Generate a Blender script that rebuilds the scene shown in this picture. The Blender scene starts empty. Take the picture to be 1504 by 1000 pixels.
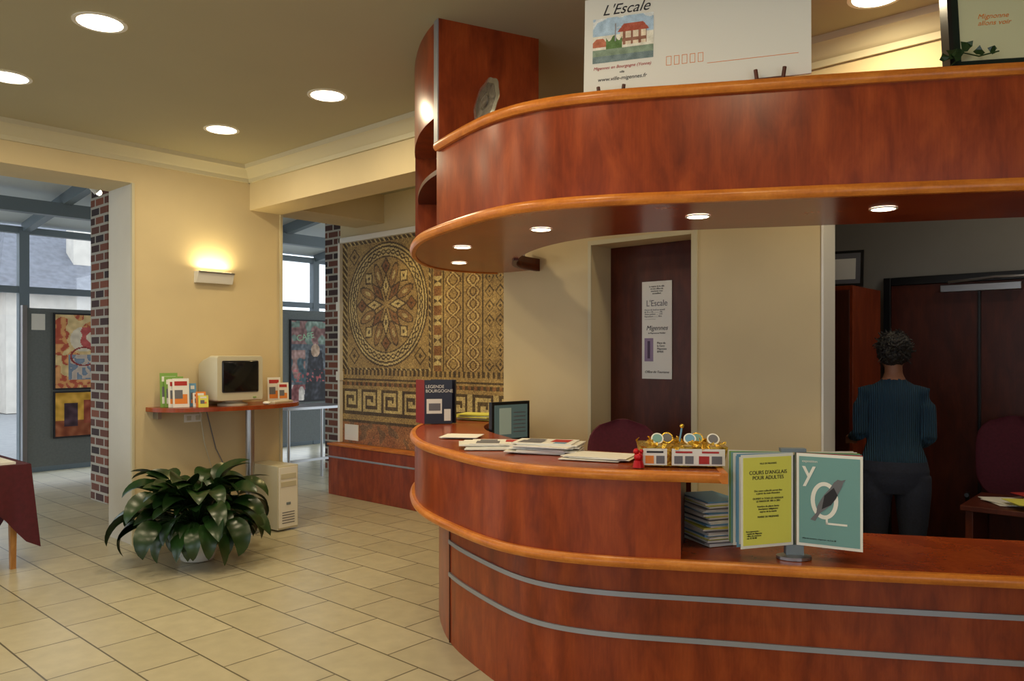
import bpy, bmesh, math, random
from mathutils import Vector, Matrix, noise
random.seed(3)
S=bpy.context.scene
try:
    S.view_settings.view_transform='Standard'
except Exception: pass
D=math.radians
# ---------------------------------------------------------------- materials
def lin(c):
    o=[]
    for v in c[:3]:
        v=v/255.0
        o.append(v/12.92 if v<=.04045 else ((v+.055)/1.055)**2.4)
    return (o[0],o[1],o[2],1.0)
def newmat(name):
    m=bpy.data.materials.new(name); m.use_nodes=True
    nt=m.node_tree; b=nt.nodes['Principled BSDF']
    return m,nt,b
def M(name,col,rough=.5,metal=0,noise_s=0,amt=.15,stretch=(1,1,1),bump=0,emis=None,estr=0,coat=0):
    m,nt,b=newmat(name)
    b.inputs['Base Color'].default_value=lin(col)
    b.inputs['Roughness'].default_value=rough
    b.inputs['Metallic'].default_value=metal
    if coat: b.inputs['Coat Weight'].default_value=coat
    if emis:
        b.inputs['Emission Color'].default_value=lin(emis); b.inputs['Emission Strength'].default_value=estr
    if noise_s:
        tc=nt.nodes.new('ShaderNodeTexCoord'); mp=nt.nodes.new('ShaderNodeMapping')
        mp.inputs['Scale'].default_value=stretch
        nz=nt.nodes.new('ShaderNodeTexNoise'); nz.inputs['Scale'].default_value=noise_s; nz.inputs['Detail'].default_value=5
        rp=nt.nodes.new('ShaderNodeValToRGB')
        c=lin(col)
        rp.color_ramp.elements[0].position=.3; rp.color_ramp.elements[1].position=.7
        rp.color_ramp.elements[0].color=[min(1,x*(1-amt)) for x in c[:3]]+[1]
        rp.color_ramp.elements[1].color=[min(1,x*(1+amt)) for x in c[:3]]+[1]
        nt.links.new(tc.outputs['Object'],mp.inputs['Vector']); nt.links.new(mp.outputs[0],nz.inputs['Vector'])
        nt.links.new(nz.outputs[0],rp.inputs[0]); nt.links.new(rp.outputs[0],b.inputs['Base Color'])
        if bump:
            bp=nt.nodes.new('ShaderNodeBump'); bp.inputs['Strength'].default_value=bump; bp.inputs['Distance'].default_value=.01
            nt.links.new(nz.outputs[0],bp.inputs['Height']); nt.links.new(bp.outputs[0],b.inputs['Normal'])
    return m
def wood(name,dark,mid,light,rough=.3,stretch=(5,5,1.6),ov=.2):
    m,nt,b=newmat(name)
    tc=nt.nodes.new('ShaderNodeTexCoord'); mp=nt.nodes.new('ShaderNodeMapping'); mp.inputs['Scale'].default_value=stretch
    nz=nt.nodes.new('ShaderNodeTexNoise'); nz.inputs['Scale'].default_value=2.2; nz.inputs['Detail'].default_value=7; nz.inputs['Roughness'].default_value=.6; nz.inputs['Distortion'].default_value=.4
    rp=nt.nodes.new('ShaderNodeValToRGB'); e=rp.color_ramp.elements
    e[0].position=.25; e[0].color=lin(dark); e[1].position=.75; e[1].color=lin(light)
    x=e.new(.5); x.color=lin(mid)
    mp2=nt.nodes.new('ShaderNodeMapping'); mp2.inputs['Scale'].default_value=(stretch[0]*9,stretch[1]*9,stretch[2]*1.5)
    n2=nt.nodes.new('ShaderNodeTexNoise'); n2.inputs['Scale'].default_value=3; n2.inputs['Detail'].default_value=3
    mx=nt.nodes.new('ShaderNodeMixRGB'); mx.blend_type='OVERLAY'; mx.inputs[0].default_value=ov
    nt.links.new(tc.outputs['Object'],mp.inputs[0]); nt.links.new(mp.outputs[0],nz.inputs['Vector'])
    nt.links.new(tc.outputs['Object'],mp2.inputs[0]); nt.links.new(mp2.outputs[0],n2.inputs['Vector'])
    nt.links.new(nz.outputs[0],rp.inputs[0]); nt.links.new(rp.outputs[0],mx.inputs[1]); nt.links.new(n2.outputs[0],mx.inputs[2])
    nt.links.new(mx.outputs[0],b.inputs['Base Color'])
    b.inputs['Roughness'].default_value=rough
    b.inputs['Specular IOR Level'].default_value=.35
    return m
def attrmat(name,rough=.6,voro=0,bump=0):
    m,nt,b=newmat(name)
    a=nt.nodes.new('ShaderNodeAttribute'); a.attribute_name='Col'
    b.inputs['Roughness'].default_value=rough
    if voro:
        tc=nt.nodes.new('ShaderNodeTexCoord'); v=nt.nodes.new('ShaderNodeTexVoronoi'); v.inputs['Scale'].default_value=voro
        mx=nt.nodes.new('ShaderNodeMixRGB'); mx.blend_type='OVERLAY'; mx.inputs[0].default_value=.4
        hs=nt.nodes.new('ShaderNodeRGBToBW')
        nt.links.new(tc.outputs['Object'],v.inputs['Vector']); nt.links.new(v.outputs['Color'],hs.inputs[0])
        nt.links.new(a.outputs['Color'],mx.inputs[1]); nt.links.new(hs.outputs[0],mx.inputs[2]); nt.links.new(mx.outputs[0],b.inputs['Base Color'])
        bp=nt.nodes.new('ShaderNodeBump'); bp.inputs['Strength'].default_value=.5; bp.inputs['Distance'].default_value=.004; bp.invert=True
        nt.links.new(v.outputs['Distance'],bp.inputs['Height']); nt.links.new(bp.outputs[0],b.inputs['Normal'])
    else:
        nt.links.new(a.outputs['Color'],b.inputs['Base Color'])
    return m
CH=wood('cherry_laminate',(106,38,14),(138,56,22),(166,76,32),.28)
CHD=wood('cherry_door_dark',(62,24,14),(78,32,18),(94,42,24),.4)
CHT=wood('cherry_top',(118,46,20),(144,62,27),(164,80,36),.24,(2,2,2))
OAK=wood('oak_edging',(170,94,30),(198,116,42),(218,140,60),.3,(3,3,12))
WALL=M('wall_cream_paint',(206,188,148),.85,0,3,.03)
WALL2=M('wall_white_paint',(200,196,184),.85,0,3,.03)
WALL3=M('wall_grey_paint',(146,142,134),.85,0,3,.04)
CEIL=M('ceiling_paint',(170,163,136),.9,0,2,.02)
CROWN=M('crown_paint',(198,190,160),.7)
WHITE=M('white_plastic',(228,226,218),.4)
WPAP=M('white_paper',(226,224,216),.7)
BEIGE=M('beige_plastic',(196,190,166),.45)
BLACK=M('black_plastic',(18,18,20),.35)
SCREEN=M('screen_glass',(14,18,22),.12)
GREY=M('grey_steel_paint',(112,124,132),.45)
GREYP=M('grey_display_board',(108,114,114),.8,0,40,.08)
STEEL=M('brushed_steel',(170,172,176),.3,.9)
STRIP=M('aluminium_strip',(158,162,170),.38,.5)
GOLD=M('gold_foil',(214,176,70),.25,.8,60,.3,bump=.8)
SILV=M('silver_plate',(200,200,196),.22,.95)
SILVD=M('silver_dark',(110,104,96),.4,.8,40,.4,bump=.5)
RED=M('red_foil',(190,20,30),.3,.4)
MAROON=M('maroon_cloth',(74,14,26),.85,0,30,.15)
CHAIRM=M('maroon_upholstery',(90,24,42),.8,0,60,.15)
LEAF=M('leaf_green',(28,54,22),.28,0,6,.45)
SOIL=M('soil',(40,28,20),.95,0,50,.4,bump=1)
POT=M('pot_white_glaze',(220,220,212),.25)
EM=M('lamp_glow',(255,240,205),.5,emis=(255,240,208),estr=9)
EMS=M('lamp_glow_soft',(255,240,205),.5,emis=(255,236,190),estr=4)
YEL=M('yellow_paper',(220,216,92),.6)
TEAL=M('teal_paper',(108,152,150),.6)
INK=M('ink_dark',(36,34,40),.7)
INKG=M('ink_grey',(104,104,110),.7)
INKR=M('ink_red',(170,40,36),.7)
INKO=M('ink_orange',(220,130,50),.7)
BLUEB=M('book_navy',(22,24,42),.35)
REDB=M('book_red',(130,24,34),.35)
GREENB=M('brochure_green',(120,160,70),.5)
BLUEC=M('brochure_blue',(100,150,185),.5)
LWOOD=wood('light_wood_leg',(150,100,50),(178,124,66),(196,146,86),.4,(20,20,3))
SLATE=M('slate_roof',(120,124,134),.8,0,6,.2)
STUC=M('stucco',(218,212,202),.9,0,3,.1)
ASPH=M('asphalt',(150,152,154),.9,0,8,.1)
ROOFW=M('veranda_roof_panel',(206,212,214),.6,0,2,.05)
SKIN=M('skin',(140,92,66),.55)
SWEAT=M('sweater_teal',(16,62,88),.85)
JEAN=M('jeans',(26,32,50),.85,0,90,.25)
SHOE=M('shoe_black',(16,15,15),.5)
HAIR=M('hair_black',(14,10,10),.55,0,60,.5,bump=1)
GATT=attrmat('painted_surface',.55)
MOSM=attrmat('mosaic_tesserae',.5,voro=80)
nt=SWEAT.node_tree; tc=nt.nodes.new('ShaderNodeTexCoord'); wv=nt.nodes.new('ShaderNodeTexWave'); wv.inputs['Scale'].default_value=28; wv.bands_direction='X'
bp=nt.nodes.new('ShaderNodeBump'); bp.inputs['Strength'].default_value=1; bp.inputs['Distance'].default_value=.015
nt.links.new(tc.outputs['Object'],wv.inputs['Vector']); nt.links.new(wv.outputs['Fac'],bp.inputs['Height']); nt.links.new(bp.outputs[0],nt.nodes['Principled BSDF'].inputs['Normal'])
TILE,nt,b=newmat('floor_tile')
tc=nt.nodes.new('ShaderNodeTexCoord'); mp=nt.nodes.new('ShaderNodeMapping'); mp.inputs['Rotation'].default_value=(0,0,D(90))
br=nt.nodes.new('ShaderNodeTexBrick'); br.offset=.5
for k,v in (('Scale',1),('Mortar Size',.005),('Mortar Smooth',.1),('Brick Width',.5),('Row Height',.33),('Bias',0)): br.inputs[k].default_value=v
br.inputs['Color1'].default_value=lin((188,180,152)); br.inputs['Color2'].default_value=lin((176,168,140)); br.inputs['Mortar'].default_value=lin((98,92,74))
nz=nt.nodes.new('ShaderNodeTexNoise'); nz.inputs['Scale'].default_value=9; nz.inputs['Detail'].default_value=6
mx=nt.nodes.new('ShaderNodeMixRGB'); mx.blend_type='OVERLAY'; mx.inputs[0].default_value=.18
nt.links.new(tc.outputs['Object'],mp.inputs[0]); nt.links.new(mp.outputs[0],br.inputs['Vector']); nt.links.new(tc.outputs['Object'],nz.inputs['Vector'])
nt.links.new(br.outputs['Color'],mx.inputs[1]); nt.links.new(nz.outputs[0],mx.inputs[2]); nt.links.new(mx.outputs[0],b.inputs['Base Color']); b.inputs['Roughness'].default_value=.32
BRICK,nt,b=newmat('brick')
tc=nt.nodes.new('ShaderNodeTexCoord'); sp=nt.nodes.new('ShaderNodeSeparateXYZ'); ad=nt.nodes.new('ShaderNodeMath'); cb=nt.nodes.new('ShaderNodeCombineXYZ')
br=nt.nodes.new('ShaderNodeTexBrick')
for k,v in (('Scale',1),('Mortar Size',.014),('Brick Width',.24),('Row Height',.1)): br.inputs[k].default_value=v
br.inputs['Color1'].default_value=lin((130,74,52)); br.inputs['Color2'].default_value=lin((44,38,42)); br.inputs['Mortar'].default_value=lin((170,164,150))
nt.links.new(tc.outputs['Object'],sp.inputs[0]); nt.links.new(sp.outputs[0],ad.inputs[0]); nt.links.new(sp.outputs[1],ad.inputs[1])
nt.links.new(ad.outputs[0],cb.inputs[0]); nt.links.new(sp.outputs[2],cb.inputs[1]); nt.links.new(cb.outputs[0],br.inputs['Vector']); nt.links.new(br.outputs['Color'],b.inputs['Base Color']); b.inputs['Roughness'].default_value=.9
GLASS=bpy.data.materials.new('window_glass'); GLASS.use_nodes=True; nt=GLASS.node_tree; nt.nodes.clear()
o=nt.nodes.new('ShaderNodeOutputMaterial'); t=nt.nodes.new('ShaderNodeBsdfTransparent'); g=nt.nodes.new('ShaderNodeBsdfGlossy'); g.inputs['Roughness'].default_value=.03; mx=nt.nodes.new('ShaderNodeMixShader'); mx.inputs[0].default_value=.06
nt.links.new(t.outputs[0],mx.inputs[1]); nt.links.new(g.outputs[0],mx.inputs[2]); nt.links.new(mx.outputs[0],o.inputs[0])
# ---------------------------------------------------------------- mesh builder
def normals2(poly):
    out=[]
    for i in range(len(poly)):
        a=poly[max(0,i-1)]; c=poly[min(len(poly)-1,i+1)]
        t=Vector((c[0]-a[0],c[1]-a[1])); t.normalize(); out.append((-t.y,t.x))
    return out
class MB:
    def __init__(s,name): s.n=name; s.v=[]; s.f=[]; s.fm=[]; s.mats=[]
    def mi(s,m):
        if m not in s.mats: s.mats.append(m)
        return s.mats.index(m)
    def add(s,vs,fs,m):
        o=len(s.v); s.v+= [tuple(v) for v in vs]; k=s.mi(m)
        for f in fs: s.f.append([o+i for i in f]); s.fm.append(k)
        return s
    def box(s,x0,x1,y0,y1,z0,z1,m,rot=None,piv=None):
        vs=[Vector((x,y,z)) for x in (x0,x1) for y in (y0,y1) for z in (z0,z1)]
        if rot is not None:
            p=Vector(piv) if piv else Vector(((x0+x1)/2,(y0+y1)/2,(z0+z1)/2))
            vs=[rot@(v-p)+p for v in vs]
        return s.add(vs,[(0,1,3,2),(4,6,7,5),(0,4,5,1),(2,3,7,6),(0,2,6,4),(1,5,7,3)],m)
    def loft(s,rings,m,cap=True):
        n=len(rings[0]); vs=[p for r in rings for p in r]; fs=[]
        for i in range(len(rings)-1):
            for j in range(n): fs.append((i*n+j,i*n+(j+1)%n,(i+1)*n+(j+1)%n,(i+1)*n+j))
        if cap: fs.append(tuple(range(n))); fs.append(tuple((len(rings)-1)*n+j for j in range(n)))
        return s.add(vs,fs,m)
    def sweep(s,poly,prof,m):
        ns=normals2(poly)
        return s.loft([[(p[0]+n[0]*o,p[1]+n[1]*o,z) for o,z in prof] for p,n in zip(poly,ns)],m)
    def strip(s,outer,inner,z0,z1,m):
        return s.loft([[(a[0],a[1],z0),(a[0],a[1],z1),(b[0],b[1],z1),(b[0],b[1],z0)] for a,b in zip(outer,inner)],m)
    def cyl(s,x,y,z0,z1,r,m,r2=None,n=24):
        r2=r if r2 is None else r2
        return s.rev(x,y,[(r,z0),(r2,z1)],m,n)
    def rev(s,x,y,prof,m,n=28,cap=True):
        return s.loft([[(x+r*math.cos(2*math.pi*i/n),y+r*math.sin(2*math.pi*i/n),z) for i in range(n)] for r,z in prof],m,cap)
    def tube(s,path,rad,m,n=10,flat=1.0):
        path=[Vector(p) for p in path]
        if not isinstance(rad,(list,tuple)): rad=[rad]*len(path)
        rings=[]
        for i,p in enumerate(path):
            t=(path[min(i+1,len(path)-1)]-path[max(i-1,0)]).normalized()
            up=Vector((0,0,1)) if abs(t.z)<.9 else Vector((0,1,0))
            a=t.cross(up).normalized(); b=t.cross(a).normalized()
            rings.append([p+a*rad[i]*math.cos(2*math.pi*k/n)+b*rad[i]*flat*math.sin(2*math.pi*k/n) for k in range(n)])
        return s.loft(rings,m)
    def ellr(s,rings,m,n=24):
        return s.loft([[(cx+rx*math.cos(2*math.pi*i/n),cy+ry*math.sin(2*math.pi*i/n),z) for i in range(n)] for cx,cy,z,rx,ry in rings],m)
    def ball(s,c,r,m,n=14,sc=(1,1,1)):
        k=n//2
        rg=[]
        for i in range(1,k):
            a=math.pi*i/k
            rg.append((c[0],c[1],c[2]-r*sc[2]*math.cos(a),r*sc[0]*math.sin(a),r*sc[1]*math.sin(a)))
        rg=[(c[0],c[1],c[2]-r*sc[2],r*.05*sc[0],r*.05*sc[1])]+rg+[(c[0],c[1],c[2]+r*sc[2],r*.05*sc[0],r*.05*sc[1])]
        return s.ellr(rg,m,n)
    def done(s,loc=(0,0,0),rotz=0,bevel=0,smooth=True,parent=None,rot=None,scale=None):
        me=bpy.data.meshes.new(s.n); me.from_pydata(s.v,[],s.f)
        for m in s.mats: me.materials.append(m)
        me.polygons.foreach_set('material_index',s.fm)
        bm=bmesh.new(); bm.from_mesh(me); bmesh.ops.recalc_face_normals(bm,faces=bm.faces); bm.to_mesh(me); bm.free()
        if smooth:
            me.polygons.foreach_set('use_smooth',[True]*len(me.polygons)); me.set_sharp_from_angle(angle=D(35))
        ob=bpy.data.objects.new(s.n,me); S.collection.objects.link(ob)
        ob.location=loc; ob.rotation_euler=rot if rot else (0,0,rotz)
        if scale: ob.scale=scale
        if parent: ob.parent=parent
        if bevel:
            b=ob.modifiers.new('bevel','BEVEL'); b.width=bevel; b.segments=2; b.limit_method='ANGLE'; b.angle_limit=D(40)
        return ob
def bx(name,x0,x1,y0,y1,z0,z1,m,bevel=0,parent=None): return MB(name).box(x0,x1,y0,y1,z0,z1,m).done(bevel=bevel,parent=parent,smooth=False)
def text(body,size,loc,m,parent,rot=(D(90),0,0),align='LEFT',name='lettering',shear=0,sx=1):
    c=bpy.data.curves.new(name,'FONT'); c.body=body; c.size=size; c.align_x=align; c.shear=shear; c.extrude=.0005
    c.materials.append(m); ob=bpy.data.objects.new(name,c); S.collection.objects.link(ob); ob.parent=parent; ob.location=loc; ob.rotation_euler=rot; ob.scale=(sx,1,1)
    return ob
def panel(name,w,h,nx,ny,fn,m,loc,parent=None,rotz=0,rot=None):
    vs=[(w*i/nx,0,h*j/ny) for j in range(ny+1) for i in range(nx+1)]
    fs=[]; cols=[]
    for j in range(ny):
        for i in range(nx):
            a=j*(nx+1)+i; fs.append((a,a+1,a+nx+2,a+nx+1))
            c=lin([max(0,min(255,q)) for q in fn(w*(i+.5)/nx,h*(j+.5)/ny)]); cols+= list(c)*4
    me=bpy.data.meshes.new(name); me.from_pydata(vs,[],fs)
    ca=me.color_attributes.new('Col','FLOAT_COLOR','CORNER'); ca.data.foreach_set('color',cols)
    me.materials.append(m); ob=bpy.data.objects.new(name,me); S.collection.objects.link(ob)
    ob.location=loc; ob.rotation_euler=rot if rot else (0,0,rotz)
    if parent: ob.parent=parent
    return ob
def light(kind,name,loc,energy,col,parent=None,size=.1,rot=(0,0,0),spot=120,blend=.6):
    l=bpy.data.lights.new(name,kind); l.energy=energy; l.color=lin(col)[:3]
    if kind=='AREA': l.shape='DISK'; l.size=size
    if kind=='SPOT': l.spot_size=D(spot); l.spot_blend=blend; l.shadow_soft_size=size
    if kind=='POINT': l.shadow_soft_size=size
    ob=bpy.data.objects.new(name,l); S.collection.objects.link(ob); ob.location=loc; ob.rotation_euler=rot
    if parent: ob.parent=parent
    return ob
def catmull(P,n=8):
    out=[]
    for i in range(len(P)-1):
        p0=Vector(P[max(0,i-1)]);p1=Vector(P[i]);p2=Vector(P[i+1]);p3=Vector(P[min(len(P)-1,i+2)])
        for k in range(n):
            t=k/n
            out.append(.5*((2*p1)+(p2-p0)*t+(2*p0-5*p1+4*p2-p3)*t*t+(-p0+3*p1-3*p2+p3)*t**3))
    out.append(Vector(P[-1])); return out
def resample(P,n):
    L=[0]
    for i in range(1,len(P)): L.append(L[-1]+(P[i]-P[i-1]).length)
    out=[];j=0
    for k in range(n):
        t=L[-1]*k/(n-1)
        while j<len(P)-2 and L[j+1]<t: j+=1
        f=(t-L[j])/max(1e-9,(L[j+1]-L[j])); out.append(P[j].lerp(P[j+1],min(1,f)))
    return out
def smoothp(P,it):
    for _ in range(it):
        P=[P[0]]+[(P[i-1]+P[i]*2+P[i+1])/4 for i in range(1,len(P)-1)]+[P[-1]]
    return P
def idx(P,pt): return min(range(len(P)),key=lambda i:(P[i]-Vector(pt)).length)
def off(P,o):
    return [p+Vector(n)*o for p,n in zip(P,normals2(P))]

# ---------------------------------------------------------------- room shell
H=3.34
bx('floor',-3,14.5,-3,12,-.1,0,TILE)
bx('ceiling',-3,6.6,-3,7.2,H,H+.15,CEIL)
W=MB('wall_left')
W.box(2.74,4.13,6.7,7.2,0,H,WALL); W.box(-3,2.74,6.7,7.2,3.03,H,WALL); W.box(4.13,5.4,6.7,7.2,3.03,H,WALL); W.box(-3,-1.2,6.7,7.2,0,3.03,WALL)
W.done(smooth=False)
# unseen walls added to hold back sky light, openings sized for the daylight fill
W=MB('wall_rear'); W.box(-3.15,-3,-3,7.2,0,.5,WALL); W.box(-3.15,-3,-3,7.2,2.9,H,WALL); W.box(-3.15,-3,-3,-1,.5,2.9,WALL); W.box(-3.15,-3,2.2,3.6,.5,2.9,WALL); W.box(-3.15,-3,6.2,7.2,.5,2.9,WALL); W.done(smooth=False)
W=MB('wall_right'); W.box(-3.15,6.6,-3.15,-3,0,.5,WALL); W.box(-3.15,6.6,-3.15,-3,2.9,H,WALL); W.box(-3.15,-2,-3.15,-3,.5,2.9,WALL); W.box(1.2,6.6,-3.15,-3,.5,2.9,WALL); W.done(smooth=False)
T=MB('trim_1'); T.box(2.735,2.745,6.72,7.205,0,3.03,WALL2); T.box(2.725,2.745,6.69,6.72,0,3.03,CROWN); T.box(4.115,4.14,6.685,6.71,0,2.95,CROWN); T.box(4.13,4.14,6.71,7.2,0,3.03,WALL2); T.done(smooth=False)
B=MB('wall_beam'); B.box(3.8,4.13,4.3,6.7,2.95,H,WALL); B.box(3.8,4.56,4.02,4.3,2.95,H,WALL); B.done(smooth=False)
W=MB('wall_reception')
X4=4.4
W.box(X4,4.68,3.197,4.02,0,H,WALL); W.box(X4,4.68,2.408,3.197,2.36,H,WALL); W.box(X4,4.56,1.608,2.408,0,H,WALL); W.box(4.56,4.68,2.3,2.408,0,H,WALL); W.box(X4,4.56,-3,1.608,2.62,H,WALL); W.box(4.68,5.4,3.86,4.02,0,H,WALL)
W.done(smooth=False)
T=MB('trim_2')
T.box(X4-.012,X4-.001,3.19,3.215,0,2.385,CROWN); T.box(X4-.012,X4-.001,2.375,2.415,0,2.385,CROWN); T.box(X4-.012,X4-.001,2.416,3.189,2.355,2.385,CROWN)
T.box(X4-.01,4.57,1.595,1.607,0,2.62,WHITE); T.done(smooth=False)
W=MB('wall_mosaic'); W.box(5.4,5.6,3.86,7.5,0,H,WALL); W.done(smooth=False)
bx('wall_back',6.4,6.55,-3,2.7,0,H,WALL3)
bx('wall_office',4.68,6.4,2.6,2.75,0,H,WALL3)
def crownprof(): return [(0,3.2),(-.02,3.2),(-.025,3.235),(-.05,3.25),(-.075,3.29),(-.11,3.305),(-.12,3.34),(0,3.34)]
def crown(name,pts):
    MB(name).sweep([Vector(p) for p in pts],crownprof(),CROWN).done()
crown('trim_crown_left',[(-3,6.7),(0,6.7),(3.8,6.7)])
crown('trim_crown_beam',[(3.8,6.7),(3.8,5.5),(3.8,4.02)])
crown('trim_crown_reception',[(4.4,4.02),(4.4,2),(4.4,-3)])
MB('baseboard_left').box(2.75,4.13,6.685,6.7,0,.08,M('plinth_tile',(180,172,146),.4)).done(bevel=.004)
# ---------------------------------------------------------------- counter curve
OP=[(4.40,4.10),(4.12,4.22),(3.8,4.18),(3.5,4.0),(3.2,3.72),(2.95,3.41),(2.772,3.11),(2.575,2.55),(2.53,2.3),(2.553,2.096),(2.661,1.825),(2.805,1.582),(2.936,1.353),(3.122,1.024),(3.442,.502),(3.82,-.072),(4.2,-.6)]
OUT=smoothp(resample(catmull(OP),121),10)
iE=idx(OUT,(2.805,1.582)); iB=idx(OUT,(2.885,1.45)); iC=idx(OUT,(2.72,3.01)); iCb=idx(OUT,(3.25,3.77)); iJ=idx(OUT,(2.87,3.28))
def nose(z0,z1,o=0): 
    r=(z1-z0)/2; zc=(z0+z1)/2
    return [(o+.035,z0),(o+.012,z0),(o+.003,zc-r*.55),(o,zc),(o+.003,zc+r*.55),(o+.012,z1),(o+.035,z1)]
def innerp(P,n): return resample(catmull(P),n)
C=MB('reception_counter')
led_in=innerp([(4.385,3.2),(4.0,3.0),(3.75,2.7),(3.6,2.35),(3.5,1.95),(3.62,1.6),(3.8,1.25),(4.05,.78),(4.35,.28),(4.75,-.3)],121)
C.strip(off(OUT,.034),led_in,.722,.76,CHT)
C.sweep(OUT,nose(.72,.762),OAK)
C.sweep(OUT,[(.18,0),(.18,.722),(.205,.722),(.205,0)],CH)
C.sweep(OUT[iJ+1:],[(.17,.55),(.17,.572),(.18,.572),(.18,.55)],STRIP)
C.sweep(OUT[iJ+1:],[(.17,.37),(.17,.392),(.18,.392),(.18,.37)],STRIP)
jj=[OUT[iJ].lerp(OUT[iJ+1],.8),OUT[iJ+1]]
nj=Vector(normals2(OUT)[iJ])
C.loft([[(p.x+nj.x*a_,p.y+nj.y*a_,z) for a_,z in ((.174,0),(.174,.722),(.19,.722),(.19,0))] for p in jj],CHD)
C.sweep(OUT[:iE+1],[(.03,.76),(.03,1.082),(.055,1.082),(.055,.76)],CH)
upin=innerp([(4.385,3.80),(3.95,3.74),(3.6,3.45),(3.36,3.05),(3.2,2.7),(3.15,2.4),(3.22,2.1),(3.38,1.78)],iB+1)
C.strip(off(OUT[:iB+1],.034),upin,1.084,1.118,CHT)
C.sweep(OUT[:iB+1],nose(1.08,1.122),OAK)
a=OUT[iB]; b=upin[-1]
C.sweep([b,a],nose(1.08,1.122,-.01),OAK)
a=off(OUT,.05)[iE]; b=Vector((3.33,1.86))
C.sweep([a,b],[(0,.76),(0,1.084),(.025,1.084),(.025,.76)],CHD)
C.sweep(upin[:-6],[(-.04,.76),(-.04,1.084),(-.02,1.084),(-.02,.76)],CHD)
counter=C.done()
# ---------------------------------------------------------------- canopy
C=MB('reception_canopy')
cin=innerp([(4.4,3.66),(4.1,3.6),(3.78,3.32),(3.5,2.9),(3.38,2.5),(3.42,2.15),(3.52,1.9),(3.80,1.38),(4.14,.70),(4.5,.05),(4.8,-.45)],121)
C.strip(off(OUT,.034),cin,2.222,2.258,CHT)
C.sweep(OUT,nose(2.215,2.262),OAK)
C.sweep(OUT[iC:],[(.03,2.258),(.03,2.655),(.055,2.655),(.055,2.258)],CH)
C.sweep(OUT[iC:],nose(2.65,2.695),OAK)
C.strip(off(OUT,.034)[iC:],cin[iC:],2.655,2.685,CHT)
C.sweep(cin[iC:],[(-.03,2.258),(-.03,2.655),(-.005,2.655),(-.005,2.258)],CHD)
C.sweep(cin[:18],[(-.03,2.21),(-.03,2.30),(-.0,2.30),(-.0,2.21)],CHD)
colp=OUT[iCb:iC+1]
C.sweep(colp,[(.03,2.84),(.03,H),(.6,H),(.6,2.84)],CH)
a=OUT[iC]; nrm=Vector(normals2(OUT)[iC]); tt=Vector((nrm.y,-nrm.x))
C.sweep([a+nrm*.03+tt*.004,a+nrm*.62+tt*.004],[(0,2.258),(0,H),(.03,H),(.03,2.258)],CH)
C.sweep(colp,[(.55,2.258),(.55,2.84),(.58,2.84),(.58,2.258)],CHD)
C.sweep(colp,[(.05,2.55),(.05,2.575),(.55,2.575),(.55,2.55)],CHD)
a2=OUT[iCb]; n2=Vector(normals2(OUT)[iCb])
C.sweep([a2+n2*.03,a2+n2*.6],[(0,2.258),(0,2.84),(.025,2.84),(.025,2.258)],CH)
C.sweep(OUT[iC-1:iC+1],[(.024,2.70),(.024,H),(.03,H),(.03,2.70)],STRIP)
canopy=C.done()
def fixture(name,loc,r,e,col,kind,**k):
    L=MB(name); L.rev(0,0,[(r*1.2,-.0005),(r*1.2,-.004),(r*1.02,-.005),(r,-.004)],WHITE,cap=False); L.cyl(0,0,-.0045,-.001,r,EM)
    o=L.done(loc=loc)
    light(kind,name+'_beam',(0,0,-.03),e,col,o,**k)
for i,(x,y) in enumerate([(3.17,3.22),(3.70,3.79),(2.98,2.47),(3.17,1.71),(3.53,1.03),(3.98,.35)]):
    fixture('canopy_downlight',(x,y,2.2215),.047,5.5,(255,226,170),'SPOT',size=.04,spot=115)
for i,(x,y) in enumerate([(1.60,4.33),(1.53,5.61),(3.07,4.41),(2.99,5.69),(4.0,1.2),(1.55,3.05),(1.55,1.75),(.1,4.35),(.1,5.65),(.1,3.0),(1.55,.4)]):
    fixture('ceiling_downlight',(x,y,H-.001),.11,12,(255,234,192),'AREA',size=.18)
fixture('office_fill_light',(5.4,.3,H-.001),.1,6,(255,244,225),'AREA',size=.18)  # added fill lamp to brighten the back office, not a known fitting
for (x,y) in [(5.0,6.95),(5.0,6.2),(5.0,5.4)]:
    fixture('mosaic_spotlight',(x,y,H-.001),.045,42,(255,222,150),'SPOT',size=.05,spot=110,rot=(0,D(18),0))
cbk=MB('canopy_brochures')
for k,(x,y,c_) in enumerate(((4.12,3.70,WPAP),(4.2,3.72,INKG),(4.28,3.73,WPAP),(4.16,3.78,BLUEC))): cbk.box(x-.01,x+.01,y-.05,y+.06,2.2585,2.40,c_,rot=Matrix.Rotation(D(-30),3,'Z')); cbk.box(x-.012,x-.01,y-.03,y+.04,2.30,2.37,INK,rot=Matrix.Rotation(D(-30),3,'Z'),piv=(x,y+.005,2.33))
cbk.done(smooth=False)
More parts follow.
